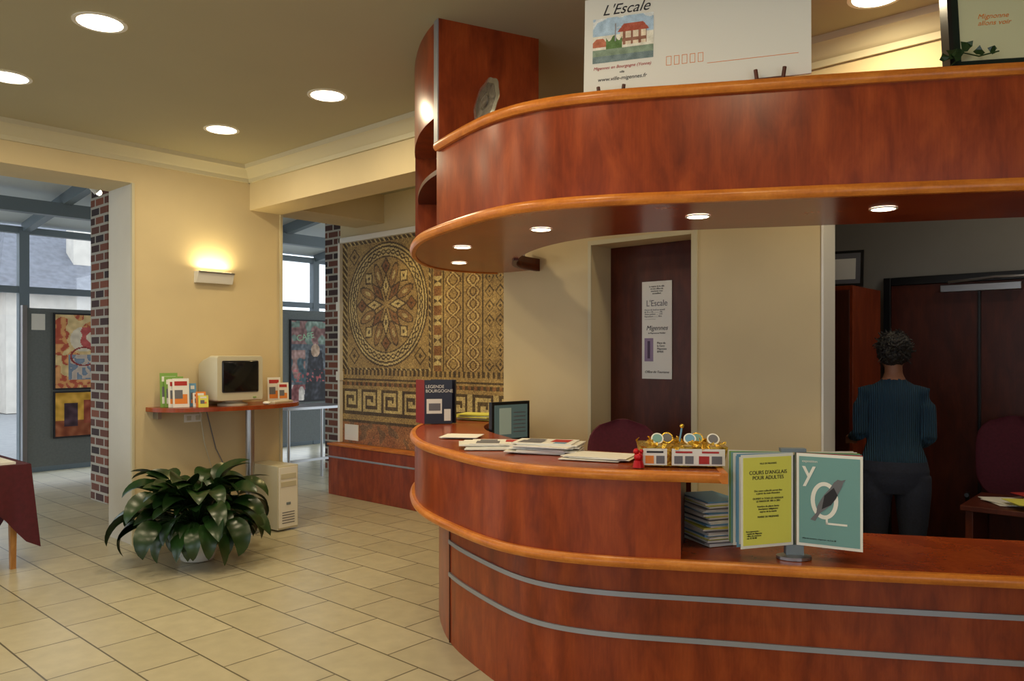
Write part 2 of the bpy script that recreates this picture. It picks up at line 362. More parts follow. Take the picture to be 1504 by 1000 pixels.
# ---------------------------------------------------------------- mosaic
KEY=["1111111100","1000000100","1011110100","1010010100","1010000100","1011111100","1000000000","1111111111"]
def mosaic(p,q):
    base=(160,132,80); dk=(82,64,38); lt=(190,168,112); rd=(132,90,50); n=noise.noise(Vector((p*5,q*5,0)))*22+random.uniform(-18,18)
    c=base
    if q<.24: c=(150,100,62) if noise.noise(Vector((p*9,q*9,3)))>-.1 else (120,90,62)
    elif q<.84:
        if q<.27 or .78<q<.84 and int(p*30)%2: c=dk
        elif .33<q<.62:
            i=int(p/.035)%10; j=int((q-.33)/.29*8); c=dk if KEY[7-min(7,j)][i]=='1' else lt
        elif .66<q<.70: c=dk if (p*12)%1<.5 else rd
        elif .72<q<.735: c=dk
        else: c=base
    elif p<1.5:
        dx=p-.78; dy=q-1.55; r=math.hypot(dx,dy); a=math.atan2(dy,dx)
        if abs(dx)>.69 or abs(dy)>.69: c=dk if int((p+q)*40)%3 else lt
        elif r>.66:
            e=min(abs(abs(dx)-.56)+abs(abs(dy)-.56),9); c=dk if .08<e<.1 or e<.03 else base
            if r<.68: c=dk
        elif r>.62: c=lt if r>.64 else dk
        elif r>.53:
            w=math.sin(a*22)*.022; c=dk if abs(r-.575-w)<.009 or abs(r-.575+w)<.009 else lt
        elif r>.515: c=dk
        else:
            c=base; k=round(a/(math.pi/4)); la=a-k*math.pi/4; xx=r*math.cos(la); yy=r*math.sin(la)
            # alternating diamonds (rhombi) on 8 axes around a star, ringed by leaf arcs
            dm=abs(xx-.20)/.14+abs(yy)/.055
            d2=abs(xx-.42)/.085+abs(yy)/.075
            if dm<.85: c=rd if k%2 else lt
            if abs(dm-1)<.16: c=dk
            if dm<.3: c=dk
            if d2<.85: c=lt if k%2 else rd
            if abs(d2-1)<.14: c=dk
            if d2<.3: c=dk
            lb=abs(la)-math.pi/8; x3=r*math.cos(lb); y3=r*math.sin(lb); e3=((x3-.34)/.15)**2+(y3/.06)**2
            if dm>1.15 and d2>1.15:
                if e3<.7: c=(146,112,66)
                if .7<e3<1: c=dk
                if e3<.12: c=lt
    else:
        def gui(pc,w,per):
            ph=q/per*math.pi*2; s1=pc+w*.34*math.sin(ph); s2=pc-w*.34*math.sin(ph)
            d=min(abs(p-s1),abs(p-s2)); 
            return dk if .022<d<.034 else (lt if d<=.012 else (rd if d<.022 else base))
        if 1.71<p<1.95: c=gui(1.83,.24,.28)
        elif 2.0<p<2.22: c=gui(2.11,.2,.24)
        elif p>2.26:
            i=(p-2.26)/.14; j=q/.14; e=abs(i%1-.5)+abs(j%1-.5); c=dk if abs(e-.4)<.06 or e<.12 else base
        elif 1.55<p<1.66:
            c=dk if abs(((q/.1)%1)-.5)*.1<abs(p-1.605)*.5 and int(q/.1)%2 else (lt if int(q/.1)%2 else rd)
        else: c=dk if min(abs(p-t) for t in (1.52,1.69,1.97,2.24))<.01 else base
    return (c[0]+n,c[1]+n*.95,c[2]+n*.65)
fr=MB('mosaic_panel')
fr.box(5.385,5.399,4.10,7.43,.59,2.87,WALL2); fr.box(5.34,5.399,4.05,7.46,2.87,2.93,WHITE); fr.box(5.34,5.399,7.43,7.47,.59,2.93,WHITE)
for z in (1.3,2.1): fr.box(5.33,5.399,7.42,7.49,z,z+.1,WHITE)
fr.box(5.372,5.382,7.13,7.38,.62,.80,WPAP)
mo=fr.done(bevel=.003)
panel('mosaic_surface',3.3,2.28,330,229,lambda p,q:mosaic(p if p<2.55 else 1.5+((p-2.55)%.76),q),MOSM,(5.383,7.43,.59),mo,D(-90))
PB=MB('reception_plinth'); PB.box(5.25,5.399,4.3,7.52,0,.56,CH); PB.box(5.235,5.399,4.3,7.53,.56,.585,OAK); PB.box(5.243,5.25,4.3,7.52,.42,.44,STRIP); PB.done(bevel=.004)
# ---------------------------------------------------------------- door in recess + posters
DR=MB('door_1'); DR.box(4.64,4.675,2.409,3.196,.005,2.359,CHD); DR.box(4.636,4.64,2.43,2.46,.9,1.1,STEEL); DR.tube([(4.63,2.47,1.03),(4.59,2.47,1.03),(4.59,2.58,1.03)],.009,STEEL)
DR.done(bevel=.002)
bx('wall_corridor',4.9,5.0,2.76,3.85,0,H,WALL3)
p=MB('information_poster'); p.box(0,.235,0,.003,0,.67,WPAP)
p.box(.02,.09,-.001,0,.12,.28,M('poster_photo',(140,120,150),.6)); p.box(.045,.065,-.002,-.001,.14,.26,M('poster_photo_dark',(70,50,80),.6))
po=p.done(loc=(4.634,2.93,1.43),rotz=D(-90),smooth=False)
text("L'Escale",.06,(.118,-.001,.5),INKG,po,align='CENTER',sx=.9)
text("Migennes",.045,(.118,-.001,.335),INK,po,align='CENTER',shear=.3)
text("Office de Tourisme",.024,(.118,-.001,.04),INK,po,align='CENTER',shear=.3)
text("la mairie de la ville\net son office du\ntourisme vous\naccueillent",.016,(.118,-.001,.63),INK,po,align='CENTER')
text("Ouvert du lundi au samedi\nde 9h a 12h ............ 14h\nVisites guidees ...... 3.50\nExpositions .......... libre\n...........................",.015,(.02,-.001,.47),INKG,po)
text("de Migennes au Mobilier",.014,(.118,-.001,.31),INK,po,align='CENTER')
text("Place de\nla Gare\nMigennes\n89400",.02,(.12,-.001,.24),INK,po)
# ---------------------------------------------------------------- back office
DB=MB('door_2'); DB.box(6.36,6.399,.62,1.80,.005,2.12,CHD); DB.box(6.34,6.399,1.80,1.85,0,2.18,BLACK); DB.box(6.34,6.399,.57,.62,0,2.18,BLACK); DB.box(6.34,6.399,.62,1.80,2.12,2.18,BLACK)
DB.box(6.3,6.36,.95,1.45,2.05,2.10,STEEL); DB.tube([(6.31,1.4,2.12),(6.28,1.1,2.14),(6.33,.9,2.14)],.01,STEEL); DB.box(6.345,6.36,1.2,1.22,0,2.1,BLACK); DB.done(bevel=.003)
CB=MB('filing_cabinet'); CB.box(5.5,6.1,1.80,2.58,0,2.07,CH); CB.box(5.49,5.5,1.82,2.18,.06,2.04,CHD); CB.box(5.49,5.5,2.2,2.56,.06,2.04,CHD); CB.tube([(5.47,2.16,1.0),(5.47,2.16,1.15)],.008,STEEL); CB.done(bevel=.004)
FR=MB('picture_frame'); FR.box(-.2,.2,0,.02,0,.26,BLACK); FR.box(-.18,.18,-.003,0,.02,.24,INKG); FR.box(-.1,.15,-.005,-.003,.05,.2,WPAP); FR.done(loc=(5.62,1.98,2.075),rot=(D(-10),0,D(-80)))
FR=MB('picture_frame'); FR.box(-.16,.16,0,.02,0,.3,WHITE); FR.box(-.13,.13,-.003,0,.03,.27,INKG); FR.done(loc=(5.85,2.3,2.075),rot=(D(-10),0,D(-95)))
DK=MB('office_desk'); DK.box(4.95,5.5,-.4,1.04,.72,.75,CHD); DK.box(4.98,5.47,.98,1.02,0,.72,CHD); DK.box(4.98,5.47,-.38,-.34,0,.72,CHD); DK.box(5.4,5.42,-.34,.98,.3,.72,CHD); DK.done(bevel=.004)
P=MB('desk_papers')
for i in range(14):
    c=random.choice([WPAP,BLUEC,INKR,YEL,WPAP]); x=5.2+random.uniform(-.1,.1); y=.58+random.uniform(-.4,.32)
    P.box(x-.1,x+.1,y-.14,y+.14,.751+i*.003,.754+i*.003,c,rot=Matrix.Rotation(random.uniform(-1,1),3,'Z'))
P.done(smooth=False)
def office_chair(loc,rz):
    c=MB('office_chair')
    c.ellr([(0,0,.42,.2,.2),(0,0,.44,.245,.235),(0,0,.48,.25,.24),(0,0,.505,.22,.21)],CHAIRM)
    rings=[]
    for k in range(17):
        t=k/16; z=.62+.56*t; w=.215*(max(.02,1-(2*t-1)**4))**.5+.01; y=.2+.05*t
        rings.append([(w*math.cos(a),y+.035*math.sin(a)+.05*(1-(math.cos(a))**2)-.02,z) for a in [2*math.pi*i/20 for i in range(20)]])
    c.loft(rings,CHAIRM); c.tube([(0,.1,.43),(0,.24,.45),(0,.27,.65),(0,.27,.85)],.02,BLACK)
    c.cyl(0,0,.1,.43,.028,BLACK)
    for i in range(5):
        a=2*math.pi*i/5; c.tube([(0,0,.12),(.27*math.cos(a),.27*math.sin(a),.075)],[.028,.018],BLACK); c.ball((.27*math.cos(a),.27*math.sin(a),.03),.03,BLACK)
    for s in (-1,1): c.tube([(s*.2,.05,.45),(s*.27,.05,.5),(s*.27,.05,.66),(s*.27,-.15,.68)],.014,BLACK)
    return c.done(loc=loc,rotz=rz)
office_chair((3.99,2.68,0),D(-60)); office_chair((5.95,.93,0),D(-80))
# ---------------------------------------------------------------- left side: shelf with computer
SH=MB('computer_shelf')
front=[(2.84,6.7),(2.85,6.54),(3.0,6.34),(3.35,6.21),(3.7,6.20),(4.02,6.30),(4.2,6.50),(4.22,6.7)]
fc=catmull(front,6)
nb=len(fc); back=[Vector((2.84+(4.22-2.84)*i/(nb-1),6.699)) for i in range(nb)]
SH.loft([[(a.x,a.y,1.115),(a.x,a.y,1.15),(b.x,b.y,1.15),(b.x,b.y,1.115)] for a,b in zip(fc,back)],CHT)
SH.cyl(3.62,6.38,0,1.115,.038,STEEL); SH.cyl(3.62,6.38,0,.015,.08,STEEL); SH.box(2.9,2.93,6.6,6.699,1.05,1.115,STEEL); SH.done()
c=MB('crt_monitor')
def rr(w,h,y,zc,r=.02):
    pts=[]
    for sx,sz,a0 in ((1,1,0),(-1,1,90),(-1,-1,180),(1,-1,270)):
        for k in range(4):
            a=D(a0+30*k); pts.append((sx*(w/2-r)+r*math.cos(a),y,zc+sz*(h/2-r)+r*math.sin(a)))
    return pts
c.loft([rr(.43,.38,-.05,.24),rr(.44,.39,-.03,.24),rr(.44,.39,.08,.24),rr(.42,.37,.14,.235),rr(.40,.34,.24,.23),rr(.37,.30,.33,.22)],BEIGE)
c.loft([rr(.345,.275,-.055,.255,.012),rr(.345,.275,-.049,.255,.012)],INK)
c.loft([rr(.325,.255,-.058,.255,.012),rr(.335,.265,-.054,.255,.012)],SCREEN)
c.ellr([(0,.08,0,.13,.12),(0,.08,.015,.13,.12),(0,.08,.03,.08,.08),(0,.08,.06,.08,.08)],BEIGE); c.box(.12,.15,-.056,-.05,.065,.075,GREENB)
c.done(loc=(3.47,6.325,1.151),rotz=D(1))
kb=MB('computer_keyboard'); kb.box(-.15,.15,-.06,.06,0,.015,BEIGE)
for i in range(11):
    for j in range(4): kb.box(-.143+i*.026,-.143+i*.026+.021,-.05+j*.026,-.05+j*.026+.021,.015,.021,WHITE)
kb.done(loc=(3.92,6.40,1.151),rotz=D(26))
ms=MB('computer_mouse'); ms.ball((0,0,.016),.03,WHITE,sc=(1,1.5,.5)); ms.done(loc=(3.70,6.235,1.151))
def leaflets(name,loc,rz,items):
    m=MB(name)
    for (x,w,h,y,c) in items:
        R_=Matrix.Rotation(D(-8),3,'X')
        m.box(x,x+w,y,y+.006,0,h,c,rot=R_,piv=(x,y,0)); m.box(x+.015,x+w-.015,y-.0015,y,.03,h*.45,INKO if c!=GREENB else WPAP,rot=R_,piv=(x,y,0))
        m.box(x+.015,x+w*.6,y-.002,y-.0015,h*.3,h*.6,INKG,rot=R_,piv=(x,y,0))
        m.box(x+.015,x+w-.015,y-.0015,y,h*.75,h*.9,WHITE if c!=WPAP else INKR,rot=R_,piv=(x,y,0))
    return m.done(loc=loc,rotz=rz,smooth=False)
leaflets('brochure_stack',(2.89,6.50,1.152),D(-15),[(.0,.14,.29,.08,GREENB),(.03,.15,.26,.05,GREENB),(.05,.15,.24,.0,WPAP),(.08,.13,.245,-.03,WPAP)])
leaflets('leaflet_holder',(3.08,6.37,1.152),D(-15),[(0,.06,.2,.1,BLUEC),(.02,.07,.12,.04,WPAP),(.04,.08,.13,.02,INKO),(.05,.08,.10,-.03,YEL)])
leaflets('leaflet_holder',(3.93,6.60,1.152),D(-20),[(0,.12,.23,.0,WPAP),(.09,.1,.18,-.02,WPAP)])
t=MB('computer_tower'); t.box(-.1,.1,-.22,.22,.015,.5,BEIGE); t.box(-.09,.09,-.228,-.22,.03,.49,WHITE); t.box(-.075,.075,-.232,-.228,.40,.44,BEIGE); t.box(-.075,.075,-.232,-.228,.34,.38,BEIGE); t.cyl(0,-.1,0,.02,.03,BLACK); t.box(-.02,.02,-.234,-.228,.2,.22,GREY)
for i in range(5): t.box(-.06,.06,-.231,-.228,.06+i*.02,.067+i*.02,INKG)
t.done(loc=(3.89,6.44,0),rotz=D(4),bevel=.004,scale=(1.1,1,1.18))
so=MB('wall_socket'); so.box(3.17,3.33,6.688,6.7,1.0,1.07,WHITE); so.box(3.19,3.23,6.684,6.688,1.015,1.055,BEIGE); so.box(3.27,3.31,6.684,6.688,1.015,1.055,BEIGE); so.done(bevel=.002)
cb=MB('computer_cable'); cb.tube([(3.3,6.67,1.1),(3.34,6.66,.8),(3.42,6.67,.55),(3.55,6.66,.45),(3.72,6.68,.3)],.005,BEIGE); cb.tube([(3.36,6.67,1.1),(3.44,6.65,.75),(3.52,6.66,.6),(3.50,6.66,.3)],.005,INKG); cb.done()
wl=MB('wall_lamp'); 
wl.loft([[(-.17,0,0),(-.17,-.05,.0),(.17,-.05,.0),(.17,0,0)],[(-.17,0,.1),(-.17,-.09,.1),(.17,-.09,.1),(.17,0,.1)]],WHITE); wl.box(-.15,.15,-.075,-.01,.1,.103,EMS); wl.box(-.17,.17,-.095,-.09,.085,.1,STEEL)
o=wl.done(loc=(3.43,6.699,2.235),bevel=.003)
la=light('AREA','wall_lamp_glow',(0,-.06,.13),3.0,(255,234,176),o,.1,rot=(D(180),0,0)); la.data.shape='RECTANGLE'; la.data.size=.28; la.data.size_y=.05
# plant
pt=MB('potted_peace_lily')
pt.rev(0,0,[(.10,0),(.12,.01),(.15,.08),(.168,.18),(.165,.27),(.17,.3),(.155,.3),(.15,.26),(.02,.26)],POT); pt.cyl(0,0,.24,.265,.15,SOIL)
def leaf(b,az,l,w,el,droop,start,roll):
    base=Vector((.05*math.cos(az)*random.random(),.05*math.sin(az)*random.random(),.27)); d=Vector((math.cos(az),math.sin(az),0)); sd=Vector((-d.y,d.x,0))
    N=9; pos=base.copy(); ang=el
    stem=[pos.copy()]
    for k in range(4):
        pos=pos+(d*math.cos(ang)+Vector((0,0,1))*math.sin(ang))*start/4; stem.append(pos.copy()); ang-=droop*.1
    b.tube(stem,.005,LEAF,n=5)
    vs=[];fs=[]
    for k in range(N+1):
        t=k/N; ww=w*math.sin(math.pi*min(1,t**.7*.97+.03))**.8*.5+.001
        up=(-d*math.sin(ang)+Vector((0,0,1))*math.cos(ang))
        tw=sd*math.cos(roll)+up*math.sin(roll)
        vs+= [pos-tw*ww+up*ww*.25,pos,pos+tw*ww+up*ww*.25]
        pos=pos+(d*math.cos(ang)+Vector((0,0,1))*math.sin(ang))*l/N; ang-=droop/N
        if pos.z<.02: pos.z=.02
    for k in range(N):
        for j in range(2): fs.append((k*3+j,k*3+j+1,k*3+j+4,k*3+j+3))
    b.add(vs,fs,LEAF)
for i in range(150):
    q=random.random()
    leaf(pt,random.uniform(0,6.283),random.uniform(.24,.34),random.uniform(.12,.165),D(86-66*q+random.uniform(-8,8)),D(random.uniform(50,115)),random.uniform(.16,.42),random.uniform(-.6,.6))
pt.done(loc=(2.88,5.86,0))
# table with cloth
tb=MB('cloth_covered_table'); X0,X1,Y0,Y1=.95,1.93,6.55,7.4
tb.box(X0+.01,X1-.01,Y0+.01,Y1-.01,.755,.775,LWOOD)
for x in (X0+.09,X1-.09):
    for y in (Y0+.09,Y1-.09): tb.loft([[(x-.018,y-.018,0),(x+.018,y-.018,0),(x+.018,y+.018,0),(x-.018,y+.018,0)],[(x-.028,y-.028,.755),(x+.028,y-.028,.755),(x+.028,y+.028,.755),(x-.028,y+.028,.755)]],LWOOD)
def edge(a,b,n): return [Vector(a).lerp(Vector(b),i/n) for i in range(n)]
per=edge((X0,Y0),(X1,Y0),24)+edge((X1,Y0),(X1,Y1),20)+edge((X1,Y1),(X0,Y1),24)+edge((X0,Y1),(X0,Y0),20)
cen=Vector(((X0+X1)/2,(Y0+Y1)/2)); rg=[]
for lv in range(7):
    t=lv/6; r=[]
    for i,pp in enumerate(per):
        dd=(pp-cen); cx=abs(dd.x)/((X1-X0)/2); cy=abs(dd.y)/((Y1-Y0)/2); corner=max(0,(min(cx,cy)-.6)/.4)
        drop=.36+.26*corner; nrm=Vector((dd.x*(cx>=.99),dd.y*(cy>=.99))); nrm.normalize()
        ofs=.006+t*(.015+.024*math.sin(i*1.1)+.03*corner)
        q=pp+nrm*ofs; r.append((q.x,q.y,.782-drop*t))
    rg.append(r)
top=[(p_.x,p_.y,.782) for p_ in per]
tb.loft(rg,MAROON,cap=False); tb.add(top,[tuple(range(len(top)))],MAROON); tb.box(1.35,1.85,6.6,7.0,.783,.80,WPAP)
tb.done()
ys=MB('yellow_display_card'); ys.box(-.15,.15,0,.01,0,.3,YEL,rot=Matrix.Rotation(D(-10),3,'X'),piv=(0,0,0)); ys.box(-.12,.12,-.003,0,.05,.22,INKO,rot=Matrix.Rotation(D(-10),3,'X'),piv=(0,0,0)); ys.done(loc=(1.60,6.85,.803),rotz=D(-30))
# ---------------------------------------------------------------- veranda
V=MB('window_1'); YG=11.9
for i in range(-2,8):
    x=3.41+1.53*i; V.box(x-.05,x+.07,YG-.06,YG+.06,0,3.3,GREY)
for z in (.0,2.42,3.22): V.box(.3,14.2,YG-.05,YG+.05,z,z+.09,GREY)
V.box(.3,14.2,YG-.004,YG+.004,.09,3.22,GLASS)
V.done(smooth=False)
R=MB('veranda_roof')
def rz(y): return 3.95-(y-7.2)*.125
vs=[(-3,7.2,rz(7.2)),(14,7.2,rz(7.2)),(14,12,rz(12)),(-3,12,rz(12))]
R.add(vs+[(a,b_,c_+.06) for a,b_,c_ in vs],[(0,1,2,3),(4,5,6,7),(0,1,5,4),(1,2,6,5),(2,3,7,6),(3,0,4,7)],ROOFW)
for i in range(-2,8):
    x=3.45+1.53*i; R.loft([[(x-.05,7.2,rz(7.2)-.18),(x+.05,7.2,rz(7.2)-.18),(x+.05,7.2,rz(7.2)),(x-.05,7.2,rz(7.2))],[(x-.05,11.9,rz(11.9)-.12),(x+.05,11.9,rz(11.9)-.12),(x+.05,11.9,rz(11.9)),(x-.05,11.9,rz(11.9))]],GREY)
for y in (7.6,8.95,10.4): R.box(-3,14,y-.06,y+.06,rz(y)-.28,rz(y)-.12,GREY)
R.box(-3,14,7.2,7.3,3.34,3.95,WALL2)
R.done(smooth=False)
for x in (3.3,6.36,.24):
    q=MB('brick_pillar'); q.box(x,x+.5,8.72,9.19,0,3.52,BRICK); q.done(smooth=False)
sp=MB('track_spotlight'); sp.tube([(3.05,8.5,3.45),(3.05,8.5,3.36)],.012,WHITE); sp.tube([(3.0,8.5,3.37),(3.12,8.5,3.27)],[.03,.045],WHITE); sp.ball((3.13,8.5,3.262),.03,EM); sp.done()
def paintA(u,v):
    n=noise.noise(Vector((u*7,v*7,1))); m=noise.noise(Vector((u*16,v*16,5)))
    c=(232,206,150) if n>.0 else (222,160,100) if m>0 else (200,96,70)
    if .15<u<.5 and .1<v<.42: c=(120,140,165) if m>0 else (214,200,190)
    if math.hypot(u-.33,v-.62)<.16: c=(236,226,206) if n>-.1 else (200,90,90)
    if abs(math.hypot(u-.33,(v-.4)*1.3)-.15)<.012: c=(150,50,50)
    return (c[0]+m*30,c[1]+m*30,c[2]+m*30)
def paintB(u,v):
    c=(220,170,60) if v>.2 else (150,80,44)
    if .1<u<.26 and .12<v<.42: c=(70,44,60)
    if .33<u<.5 and .15<v<.45: c=(150,64,40)
    return tuple(x+noise.noise(Vector((u*12,v*12,0)))*50 for x in c)
def paintC(u,v):
    n=noise.noise(Vector((u*8,v*6,9))); m=noise.noise(Vector((u*22,v*18,4))); c=(84,92,100)
    if v>.9: c=(104,124,112) if n>0 else (140,100,96)
    if math.hypot((u-.44),(v-.80)*.8)<.085: c=(186,156,130)
    elif v<.80 and abs(u-.44)<.12+.12*(.8-v): c=(26,26,36)
    elif v<.25: c=(190,182,174) if n>.1 else (140,76,76)
    elif u<.25 and .3<v<.8: c=(140,104,96) if n>0 else (70,96,104)
    if .3<v<.5 and m>.25: c=(150,60,60)
    return tuple(x+(n+m)*50 for x in c)
b1=MB('display_board'); b1.box(3.12,4.6,10.82,10.86,.2,2.17,GREYP); b1.box(3.10,3.15,10.8,10.88,0,2.2,STEEL); b1.box(4.58,4.63,10.8,10.88,0,2.2,STEEL); b1.box(3.2,3.35,10.81,10.82,1.9,2.1,WPAP); b1.done(smooth=False)
f1=MB('painting'); f1.box(3.44,4.12,10.79,10.815,1.15,2.12,INK); o=f1.done(smooth=False); panel('canvas',.64,.93,64,90,paintA,GATT,(3.46,10.788,1.17),o)
f1=MB('painting'); f1.box(3.44,4.12,10.79,10.815,.54,1.13,INK); o=f1.done(smooth=False); panel('canvas',.64,.55,64,50,paintB,GATT,(3.46,10.788,.56),o)
b1=MB('display_board'); b1.box(6.6,8.3,10.82,10.86,.2,2.3,GREYP); b1.box(6.58,6.63,10.8,10.88,0,2.3,STEEL); b1.box(8.28,8.33,10.8,10.88,0,2.3,STEEL); b1.done(smooth=False)
f1=MB('painting'); f1.box(6.82,7.72,10.79,10.815,.84,2.15,INK); o=f1.done(smooth=False); panel('canvas',.86,1.27,86,120,paintC,GATT,(6.84,10.788,.86),o)
text("CAFE",.14,(6.94,10.785,1.80),M('paint_pale_green',(150,190,150)),o,name='painting_lettering',rot=(D(90),D(-12),0))
mt=MB('metal_trestle_table'); mt.box(5.08,5.98,8.1,8.7,.93,.96,STEEL)
for x in (5.12,5.94):
    for y in (8.14,8.66): mt.cyl(x,y,0,.93,.018,STEEL)
mt.box(5.12,5.94,8.13,8.15,.3,.33,STEEL); mt.done()
# outside
bx('ground_outside',-40,60,12,70,-.12,-.02,ASPH)
hs=MB('street_house'); hs.box(6.5,13,24,32,0,3.3,STUC); hs.loft([[(6.2,23.6,3.3),(13.3,23.6,3.3),(13.3,32.4,3.3),(6.2,32.4,3.3)],[(7.5,27.6,6.0),(12,27.6,6.0),(12,28.4,6.0),(7.5,28.4,6.0)]],SLATE)
for x in (7,8.4,9.8,11.2): hs.box(x,x+.8,23.95,24,.9,2.4,INKR); hs.box(x+.1,x+.7,23.93,23.95,1,2.3,INKG)
hs.box(8.5,9.0,25,25.6,4.2,6.0,STUC); hs.done(smooth=False)
hs=MB('street_building'); hs.box(-6,5.9,27,34,0,4.2,STUC); hs.box(-6,5.9,26.97,27,0,1.0,BRICK); hs.loft([[(-6.3,26.6,4.2),(6.2,26.6,4.2),(6.2,34.4,4.2),(-6.3,34.4,4.2)],[(-5,30,6.4),(5,30,6.4),(5,31,6.4),(-5,31,6.4)]],SLATE)
for i in range(6): hs.box(-5+i*1.8,-4.0+i*1.8,26.95,27,1.2,2.8,INKR); hs.box(-4.9+i*1.8,-4.1+i*1.8,26.93,26.95,1.3,2.7,INKG)
hs.done(smooth=False)
# ---------------------------------------------------------------- things on counter
ZC=1.1225
bk=MB('standing_catalogue'); Rb=Matrix.Rotation(D(14),3,'Z'); pv=(-.09,0,0)
bk.box(-.09,.10,0,.012,0,.3,BLUEB,rot=Rb,piv=pv); bk.box(-.09,-.078,0,.16,0,.3,REDB,rot=Matrix.Rotation(D(32),3,'Z'),piv=pv); bk.box(-.09,.10,.09,.11,0,.3,BLUEB,rot=Matrix.Rotation(D(-18),3,'Z'),piv=(.1,.06,0))
bk.box(-.075,.03,-.002,0,.07,.17,WPAP,rot=Rb,piv=pv); bk.box(-.06,.02,-.003,-.002,.09,.14,INKG,rot=Rb,piv=pv); bk.box(.045,.09,-.004,0,.02,.1,WPAP,rot=Rb,piv=pv)
o=bk.done(loc=(3.62,3.92,ZC),rotz=D(-52),smooth=False)
e=bpy.data.objects.new('cover_lettering',None); S.collection.objects.link(e); e.parent=o; e.location=(-.09,0,0); e.rotation_euler=(0,0,D(14))
text("LEGENDE\nBOURGOGNE",.030,(.008,-.003,.245),WPAP,e)
def pile(name,loc,items,n,w=.21,h=.297,spread=.03,cols=None,th=.003,rz0=0,jit=.12):
    m=MB(name)
    for i in range(n):
        x=random.uniform(-spread,spread); y=random.uniform(-spread,spread)
        m.box(x-w/2,x+w/2,y-h/2,y+h/2,i*th,i*th+th*.93,cols[i%len(cols)],rot=Matrix.Rotation(rz0+random.uniform(-jit,jit),3,'Z'))
        if i==n-1 and items:
            Rz=Matrix.Rotation(rz0,3,'Z')
            for (a,b_,c_,d_,mm) in ((-.4,.1,0,.4,items),(-.1,.4,-.4,-.1,INKR),(-.4,-.15,-.4,-.2,BLUEC),(.15,.4,.05,.35,INKG)):
                m.box(x+w*a,x+w*b_,y+h*c_,y+h*d_,i*th+th,i*th+th+.0006,mm,rot=Rz,piv=(x,y,0))
    return m.done(loc=loc,smooth=False)
pile('magazine_stack',(4.10,3.98,ZC),None,7,cols=[YEL,WPAP,YEL],th=.006,rz0=.3)
pile('paper_sheets',(3.17,3.20,ZC),None,3,w=.2,h=.2,cols=[WPAP],rz0=.6)
pile('magazine_stack',(2.93,2.74,ZC),INKG,7,cols=[WPAP,WHITE,WPAP],th=.004,rz0=.7)
pile('magazine_stack',(2.96,2.42,ZC),INKG,9,cols=[WPAP,WHITE,WPAP],th=.0055,rz0=.4)
pile('paper_sheets',(2.94,2.09,ZC),None,5,w=.2,h=.28,cols=[WPAP],rz0=.25)
pile('document_stack',(3.21,1.68,.7625),None,28,w=.17,h=.25,spread=.01,cols=[WPAP,WPAP,INKG,WPAP,YEL,WPAP,BLUEC],th=.007,rz0=-.55,jit=.08)
g=MB('gift_basket')
def rect(w,d,z): return [(-w/2,-d/2,z),(w/2,-d/2,z),(w/2,d/2,z),(-w/2,d/2,z)]
g.loft([rect(.34,.2,0),rect(.37,.23,.085)],GOLD)
for i in range(90):
    s_=random.random(); x=random.uniform(-.185,.185); y=random.choice([-.118,.118]) if s_<.6 else random.uniform(-.11,.11)
    cc=Vector((x,y,.085+random.uniform(-.012,.015))); vs=[cc+Vector((random.uniform(-1,1),random.uniform(-1,1),random.uniform(-.7,1)))*.02 for _ in range(4)]
    g.add(vs,[(0,1,2),(0,2,3),(0,3,1),(1,3,2)],GOLD)
for x,w_,mm in ((-.12,.05,INKO),(-.0,.05,INKG),(.11,.06,INKR)): 
    g.box(x-w_,x+w_,-.129,-.126,.008,.078,WPAP); g.box(x-w_*.8,x-.005,-.1305,-.129,.015,.048,mm); g.box(x+.005,x+w_*.8,-.1305,-.129,.015,.048,INKG); g.box(x-.035,x+.035,-.1305,-.129,.060,.068,INK if x<0 else INKR)
for k,x in enumerate((-.10,-.055,.04,.075,.14)):
    rot=Matrix.Rotation(D(55),3,'X'); cen=Vector((x,.0+.03*(k%2),.105))
    ring=lambda r,z:[cen+rot@Vector((r*math.cos(a),r*math.sin(a),z)) for a in [2*math.pi*i/20 for i in range(20)]]
    g.loft([ring(.027,0),ring(.027,.006)],GOLD if k%2 else WHITE); g.loft([ring(.021,.006),ring(.021,.007)],(TEAL,INKG,BLUEC)[k%3])
g.tube([(.0,.03,.09),(.01,.03,.155)],.004,BLUEC); g.ball((.01,.03,.16),.010,GOLD)
g.tube([(-.19,-.145,0),(-.19,-.145,.03)],[.026,.018],RED); g.ball((-.19,-.145,.045),.02,RED); g.ball((-.20,-.15,.068),.013,RED); g.ball((-.178,-.145,.068),.009,RED)
g.done(loc=(3.03,1.72,ZC),rotz=D(-54))
l=MB('flat_screen_monitor'); l.box(-.16,.16,0,.03,.27,.53,BLACK); l.box(-.14,.14,-.002,0,.292,.51,M('screen_lit',(60,74,70),.3,emis=(100,120,112),estr=.3)); l.box(-.10,-.0,-.003,-.002,.32,.49,M('screen_window',(150,160,140),.4,emis=(160,178,160),estr=.22))
for k in range(6): l.box(.02,.12,-.003,-.002,.33+k*.025,.336+k*.025,INKG)
l.box(-.03,.03,.02,.05,.01,.4,BLACK); l.ellr([(0,.05,0,.12,.09),(0,.05,.015,.11,.08)],BLACK)
l.done(loc=(3.76,3.37,.762),rotz=D(-8),bevel=.003)
